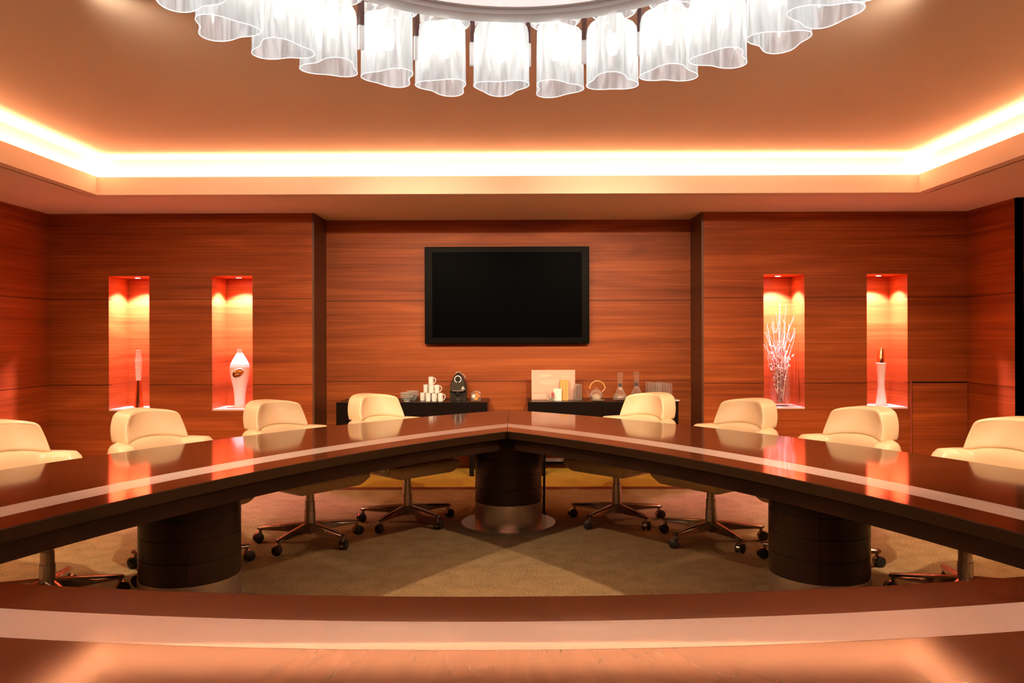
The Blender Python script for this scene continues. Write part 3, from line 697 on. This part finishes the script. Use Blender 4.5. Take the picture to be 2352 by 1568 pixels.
for i in range(6):
    x = -.034 + i * .0136; lab = 'slim silver stick in the tumbler, ' + ['leftmost', 'second from left', 'third from left', 'third from right', 'second from right', 'rightmost'][i]
    if ss0 is None:
        ss0 = tag(MB().lathe([(.0001, 0), (.005, 0), (.005, .150), (.0035, .160), (.0001, .163)], 12).build('silver_stick', M['steel'], None, smooth=True), lab, 'stick', 'silver sticks in the tumbler'); o = ss0
    else: o = dup(ss0, label=lab)
    o.location = (gp.location.x + x, gp.location.y + (-.008 if i % 2 else .008), ZT + .007)
# teapot
tp = thing('glass_teapot', 'round glass teapot with bamboo hoop handle on a small white dish', 'teapot', (X(1369, 7.72), 7.72, ZT + .010))
MB().lathe([(.030, 0), (.046, .010), (.060, .035), (.063, .055), (.054, .078), (.036, .092), (.034, .092), (.052, .077), (.0605, .055), (.058, .036), (.044, .013), (.0001, .004)], 36).build('pot', M['clear'], tp, smooth=True)
MB().lathe([(.0001, .006), (.043, .014), (.056, .036), (.059, .048), (.0001, .048)], 32).build('tea', M['cream_reflection'], tp, smooth=True)  # cream fill standing in for the sideboard's reflection in the glass
MB().lathe([(.036, .092), (.030, .104), (.010, .112), (.005, .114), (.009, .120), (.008, .128), (.0001, .131)], 28).build('lid', M['clear'], tp, smooth=True)
MB().tube([(-.050, 0, .030), (-.072, 0, .048), (-.084, 0, .075), (-.094, 0, .092)], [.013, .010, .008, .006], 12).build('spout', M['clear'], tp, smooth=True)
MB().tube([(-.062 if i == 0 else .012 - .076 * math.cos(PI * i / 16), 0, .110 + .078 * math.sin(PI * i / 16)) for i in range(17)], .0058, 10).build('handle', M['bamboo'], tp, smooth=True)
MB().tube([(-.064, 0, .112), (-.060, 0, .095), (-.050, 0, .080)], .0018, 6).tube([(.088, 0, .112), (.072, 0, .095), (.056, 0, .078)], .0018, 6).build('hinge_wire', M['steel'], tp, smooth=True)
td = tag(MB().lathe([(.0001, 0), (.035, 0), (.070, .009), (.068, .010), (.034, .006), (.0001, .006)], 32).build('dish', M['porcelain'], None, smooth=True), 'small white dish under the glass teapot', 'dish'); td.location = (X(1372, 7.72), 7.72, ZT)
# decanters
def decanter(lab):
    t = thing('decanter', lab, 'decanter', (0, 0, 0), 0, 'glass decanters')
    MB().lathe([(.0001, 0), (.055, 0), (.070, .012), (.070, .035), (.058, .058), (.040, .090), (.026, .125), (.023, .160), (.025, .205), (.023, .205), (.021, .160), (.024, .125), (.038, .090), (.055, .058), (.066, .035), (.064, .014), (.0001, .006)], 36).build('vessel', M['clear'], t, smooth=True)
    MB().lathe([(.0001, .008), (.060, .015), (.062, .034), (.050, .060), (.0001, .060)], 28).build('water', glass('water', (.80, .70, .60), milk=.12), t, smooth=True)
    MB().lathe([(.0001, .135), (.012, .138), (.0195, .150), (.0195, .160), (.012, .172), (.0001, .175)], 24).build('stopper_ball', M['black_plastic'], t, smooth=True)
    mb = MB(); n = 40; rg = []
    for z in (.205, .245): rg.append([((.0235 if i % 2 else .0265) * math.cos(2 * PI * i / n), (.0235 if i % 2 else .0265) * math.sin(2 * PI * i / n), z) for i in range(n)])
    mb.loft(rg); mb.build('collar', M['clear'], t)
    MB().lathe([(.024, .245), (.029, .252), (.029, .275), (.026, .278), (.0001, .278)], 20).build('cap', M['clear'], t, smooth=True)
    return t
dc = decanter('flared glass decanter beside the teapot'); dc.location = (X(1424, 7.74), 7.74, ZT)
dup(dc, (X(1461.5, 7.86), 7.86, ZT), .4, 'flared glass decanter nearer the slim glasses, half behind a chair')
# tray of slim glasses
ty = tag(MB().box(-.165, .165, -.18, .18, 0, .006).box(-.165, .165, -.18, -.174, .006, .010).box(-.165, .165, .174, .18, .006, .010).build('tray', M['porcelain'], None, bevel=.002), 'thin white tray under the slim drinking glasses', 'tray')
ty.location = (X(1515, 7.85), 7.85, ZT)
g0 = None
pos = ['rearmost', 'second from back', 'third from back', 'fourth from back', 'fifth from back', 'frontmost']
for row, (xa, xb) in enumerate(((1.345, 1.425), (1.450, 1.525))):
    for i in range(6):
        y = 8.00 - i * .053; x = xa + (xb - xa) * i / 5
        lab = 'slim clear drinking glass, %s in the %s row' % (pos[i], 'left' if row == 0 else 'right')
        if g0 is None:
            g0 = tag(MB().lathe([(.0001, 0), (.019, 0), (.0195, .004), (.0225, .165), (.0215, .165), (.0185, .012), (.0001, .010)], 22).build('drinking_glass', M['clear'], None, smooth=True), lab, 'glass', 'slim glasses on the tray'); o = g0
        else: o = dup(g0, label=lab)
        o.location = (x, y, ZT + .0062)

# ------------------------------------------------------------------ niche ornaments
ZN = NZ0 + .004
def ribbed(prof, pitch=.0085, amp=.0022):
    out = []
    for (r0, z0), (r1, z1) in zip(prof[:-1], prof[1:]):
        n = max(1, round((z1 - z0) / pitch))
        for i in range(n):
            a = z0 + (z1 - z0) * i / n; b = z0 + (z1 - z0) * (i + .5) / n
            ra = r0 + (r1 - r0) * i / n; rb = r0 + (r1 - r0) * (i + .5) / n
            out += [(ra, a), (rb + amp, b)]
    out.append(prof[-1]); return out
v = thing('ornamental_bottle', 'tall narrow bottle with gold foot and white ribbed top in the leftmost niche', 'bottle', (-3.815, 7.83, ZN))
MB().lathe([(.0001, 0), (.047, 0), (.047, .006), (.038, .10), (.028, .20), (.0235, .275), (.0001, .275)], 36).build('foot', M['gold'], v, smooth=True)
MB().lathe(ribbed([(.0235, .275), (.028, .33), (.033, .42), (.033, .47), (.027, .53), (.025, .56)]) + [(.030, .578), (.030, .582), (.0001, .582)], 36).build('neck', M['porcelain'], v, smooth=True)
v = thing('holed_vase', 'white vase with an oval gold-lined hole in the second niche', 'vase', (-2.795, 7.83, ZN))
prof = [(0, .055), (.05, .053), (.12, .056), (.20, .066), (.28, .085), (.34, .097), (.40, .101), (.44, .092), (.49, .066), (.53, .040), (.555, .028), (.575, .026), (.585, .030)]
def rad(z):
    for (z0, r0), (z1, r1) in zip(prof[:-1], prof[1:]):
        if z <= z1: k = (z - z0) / (z1 - z0); return r0 + (r1 - r0) * k
    return prof[-1][1]
mbv = MB(); n = 64; mm = 72; cz, hx, hz, tilt = .345, .062, .040, .45
grid = []
for j in range(mm + 1):
    z = .585 * j / mm; r = rad(z); grid.append([[r * math.cos(2 * PI * i / n), .62 * r * math.sin(2 * PI * i / n), z] for i in range(n)])
ct, st_ = math.cos(tilt), math.sin(tilt)
def inhole(p):
    x, z = p[0], p[2] - cz; u = (x * ct + z * st_) / hx; w = (-x * st_ + z * ct) / hz; return u * u + w * w
vs = [p for r_ in grid for p in r_]; fs = []
for j in range(mm):
    for i in range(n):
        k = (i + 1) % n; q = (j * n + i, j * n + k, (j + 1) * n + k, (j + 1) * n + i)
        if min(inhole(vs[a]) for a in q) < 1.0: continue
        fs.append(q)
# pull boundary points on to the ellipse
for p in vs:
    h = inhole(p)
    if .55 < h < 1.0:
        s_ = 1 / math.sqrt(h); p[0] *= s_; p[2] = cz + (p[2] - cz) * s_
mbv.add(vs, fs); mbv.lathe([(.0001, 0), (.055, 0)], n, sy=.62)
mbv.build('body', M['porcelain'], v, smooth=True, auto=70)
mb = MB(); rg = []
for yy in (-1, -.5, 0, .5, 1):
    ring = []
    for i in range(40):
        a = 2 * PI * i / 40; u = hx * 1.02 * math.cos(a) * (1 - .10 * (1 - yy * yy)); w = hz * 1.02 * math.sin(a) * (1 - .10 * (1 - yy * yy)); x = u * ct - w * st_; z = cz + u * st_ + w * ct
        ye = .62 * math.sqrt(max(0, rad(z) ** 2 - x * x)); ring.append((x, yy * ye * 1.0, z))
    rg.append(ring)
mb.loft(rg, cap=False)
dish = [[(p[0] * 1.0 * k_ + (1 - k_) * 0, p[1] + .012 * (1 - k_), cz + (p[2] - cz) * k_) for p in rg[2]] for k_ in (1.0, .8, .55, .3, .05)]
mb.loft(dish); mb.build('gold_lining', M['gold'], v, smooth=True)
lip = MB()
for q in (0, 4): lip.tube(rg[q], .0042, 8, closed=True)
lip.build('hole_lip', M['porcelain'], v, smooth=True)
v = thing('glass_vase', 'tall square clear glass vase of twigs in the third niche', 'vase', (X(1790.5, 7.83), 7.83, ZN))
mb = MB()
def sq(h, z): r = .012; return [(sx_ * (h - (r if q == 0 else 0)), sy_ * (h - (r if q == 1 else 0)), z) for sx_, sy_, q in ((1, -1, 1), (1, 1, 1), (1, 1, 0), (-1, 1, 0), (-1, 1, 1), (-1, -1, 1), (-1, -1, 0), (1, -1, 0))]
mb.loft([sq(.072, 0), sq(.078, .02), sq(.072, .37), sq(.066, .37), sq(.060, .035), sq(.060, .03)]); mb.build('vessel', M['clear'], v, bevel=.002)
tw = thing('twig_bouquet', 'whitewashed twigs with small white buds standing in the glass vase', 'twigs', (X(1790.5, 7.83), 7.83, ZN + .04))
TW = [(-.085, .86), (.045, .98), (.018, 1.0), (-.02, .90), (-.11, .78), (-.145, .70), (-.14, .58), (.09, .80), (.160, .86), (.12, .66), (.145, .74), (-.06, .80), (-.10, .66), (.06, .72), (.02, .68), (-.13, .50), (.0, .76), (.10, .55), (-.05, .62), (.07, .62)]
random.seed(3); white = MB(); buds = MB(); barks = MB()
def bez(x1, h, y1, bend):
    x0 = random.uniform(-.03, .03); j1, j2 = random.uniform(-.016, .016), random.uniform(0, 6)
    return [Vector((x0 + (x1 - x0) * (s ** bend) + j1 * math.sin(7 * s + j2) * s, y1 * s, h * s)) for s in [i / 10 for i in range(11)]]
for (x, h) in TW:
    P_ = bez(x, h, random.uniform(-.10, .10), random.choice((1.4, 1.8, 2.2)))
    white.tube(P_, [.0048 - .0030 * i / 10 for i in range(11)], 6)
    for k in range(3):
        q = P_[random.randint(4, 8)]; dx = random.uniform(-.04, .04); L = random.uniform(.08, .18)
        ex_ = max(-.17, min(.17, q.x + dx * 1.6))
        white.tube([q, q + Vector(((ex_ - q.x) * .5, random.uniform(-.01, .01), L * .5)), Vector((ex_, q.y, q.z + L))], [.0032, .0025, .0014], 5)
for i in range(22):
    P_ = bez(random.uniform(-.13, .12), random.uniform(.36, .58), random.uniform(-.07, .07), 1.6)
    barks.tube(P_, .0032, 5)
    for k in range(9):
        q = P_[random.randint(3, 10)]; r = random.uniform(.007, .013)
        buds.lathe([(.0001, -r), (r * .8, -r * .6), (r, 0), (r * .8, r * .6), (.0001, r)], 7, M4=Matrix.Translation(q + Vector((random.uniform(-.012, .012), random.uniform(-.012, .012), random.uniform(-.02, .02)))))
for i in range(9):
    a, b = random.uniform(-.045, .045), random.uniform(-.045, .045); barks.tube([(a, b, -.005), (b * .6, a, .15), (-a, -b, .30)], .004, 5)
white.build('white_twigs', M['twig'], tw, smooth=True); barks.build('bark_twigs', M['bark'], tw, smooth=True)
tag(buds.build('buds', M['twig'], tw, smooth=True), kind='stuff')
v = thing('ribbed_vase', 'white ribbed hourglass vase with gold collar in the rightmost niche', 'vase', (X(2023.5, 7.83), 7.83, ZN))
MB().lathe([(.0001, 0)] + ribbed([(.050, 0), (.044, .08), (.032, .20), (.032, .24), (.040, .36), (.045, .43)]) + [(.0001, .432)], 36).build('body', M['porcelain'], v, smooth=True)
MB().lathe([(.041, .43), (.036, .573), (.033, .580), (.0001, .580)], 36).build('collar', M['gold'], v, smooth=True)

# ------------------------------------------------------------------ chandelier
CC = Vector((.005, 2.09)); CR = 0.99; ZB = 2.352
ch = thing('chandelier', 'large round chandelier of wavy frosted glass shades under a white disc', 'chandelier', (CC.x, CC.y, 0))
MB().lathe([(.84, 2.575), (.845, 2.562), (.84, 2.555), (.785, 2.555), (.775, 2.560), (.77, 2.585), (.74, 2.585)], 96).build('ceiling_disc', M['shade_white'], ch, smooth=True, auto=50)
MB().lathe([(.0001, 2.562), (.50, 2.568), (.74, 2.572), (.74, 2.576), (.0001, 2.566)], 72).build('lit_panel', emit('diffuser_panel', (1, .90, .88), 0.20), ch, smooth=True)
MB().lathe([(.78, 2.60), (.80, 2.64), (.78, ZC)], 64).build('drum', M['shade_white'], ch, smooth=True)
MB().lathe([(.975, 2.63), (1.005, 2.63), (1.005, 2.645), (.975, 2.645)], 96, close=True).build('ring_frame', M['bronze'], ch)
def shade_mesh(name, h, kind):
    mb = MB(); n = 56; rg = []
    ph = kind * 1.3
    def rr(a): return .094 * (1 + .20 * math.cos(3 * a + ph) + .08 * math.cos(2 * a - ph * .7))
    prof = [(.70, h), (.86, h - .005), (.96, h - .018), (1.0, h - .04), (1.01, h * .5)] + ([(1.02, 0)] if h < .245 else [(1.0, .04), (.97, .018), (.90, .005), (.80, 0)])
    for j, (s, z) in enumerate(prof):
        rg.append([(rr(2 * PI * i / n) * s * math.cos(2 * PI * i / n), rr(2 * PI * i / n) * s * math.sin(2 * PI * i / n), z) for i in range(n)])
    mb.loft(rg, cap=False)
    o = mb.build(name, M['frost'], None, smooth=True, auto=80)
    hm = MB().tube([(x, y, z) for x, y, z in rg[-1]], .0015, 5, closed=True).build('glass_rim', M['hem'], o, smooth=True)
    return o
protos = {}
NS = 28
for i in range(NS):
    a = 2 * PI * (i + .3) / NS + PI / 2; c, s = math.cos(a), math.sin(a)
    for tier, (zb, h) in enumerate(((ZB, .24), (2.600, .25))):
        key = (i % 4, tier)
        off = .012 * (1 if i % 2 else -1)
        loc = ((CR + off) * c, (CR + off) * s, zb + random.uniform(-.004, .004)); rz = a + random.choice((0, 2.1, 4.2)) + random.uniform(-.15, .15)
        if key not in protos:
            o = shade_mesh('glass_shade', h, i % 4 + tier * 2); o.parent = ch; protos[key] = o; o.location = loc; o.rotation_euler = (0, 0, rz)
        else: o = dup(protos[key], loc, rz, parent=ch)
bl = None; bh = None
for i in range(NS):
    a = 2 * PI * (i + .3) / NS + PI / 2
    for zb in (ZB + .15, ZB + .40):
        loc = (CR * math.cos(a), CR * math.sin(a), zb)
        if bl is None:
            bl = MB().lathe([(.0001, -.045), (.016, -.038), (.022, -.015), (.022, .015), (.016, .038), (.0001, .045)], 14).build('bulb', M['bulb'], ch, smooth=True); bl.location = loc
        elif zb > ZB + .3:
            if bh is None:
                bh = MB().lathe([(.0001, -.030), (.016, -.026), (.020, -.010), (.020, .010), (.016, .026), (.0001, .030)], 14).build('bulb', M['added_bulb'], ch, smooth=True); bh.location = (loc[0], loc[1], 2.79)  # hidden extra bulbs, added for light on the ceiling
            else: dup(bh, (loc[0], loc[1], 2.79), 0, parent=ch)
        else: dup(bl, loc, 0, parent=ch)
hg = None
for i in range(NS):
    a = 2 * PI * (i + .8) / NS + PI / 2; loc = (CR * math.cos(a), CR * math.sin(a), 0)
    if hg is None:
        hg = MB().box(-.012, .012, -.008, .008, 2.53, 2.90).build('hanger', M['bronze'], ch); hg.location = loc; hg.rotation_euler = (0, 0, a)
        w_ = MB().box(-.008, .008, -.010, .010, 2.44, 2.53).build('hanger_tip', M['shade_white'], hg)
    else: dup(hg, loc, a, parent=ch)
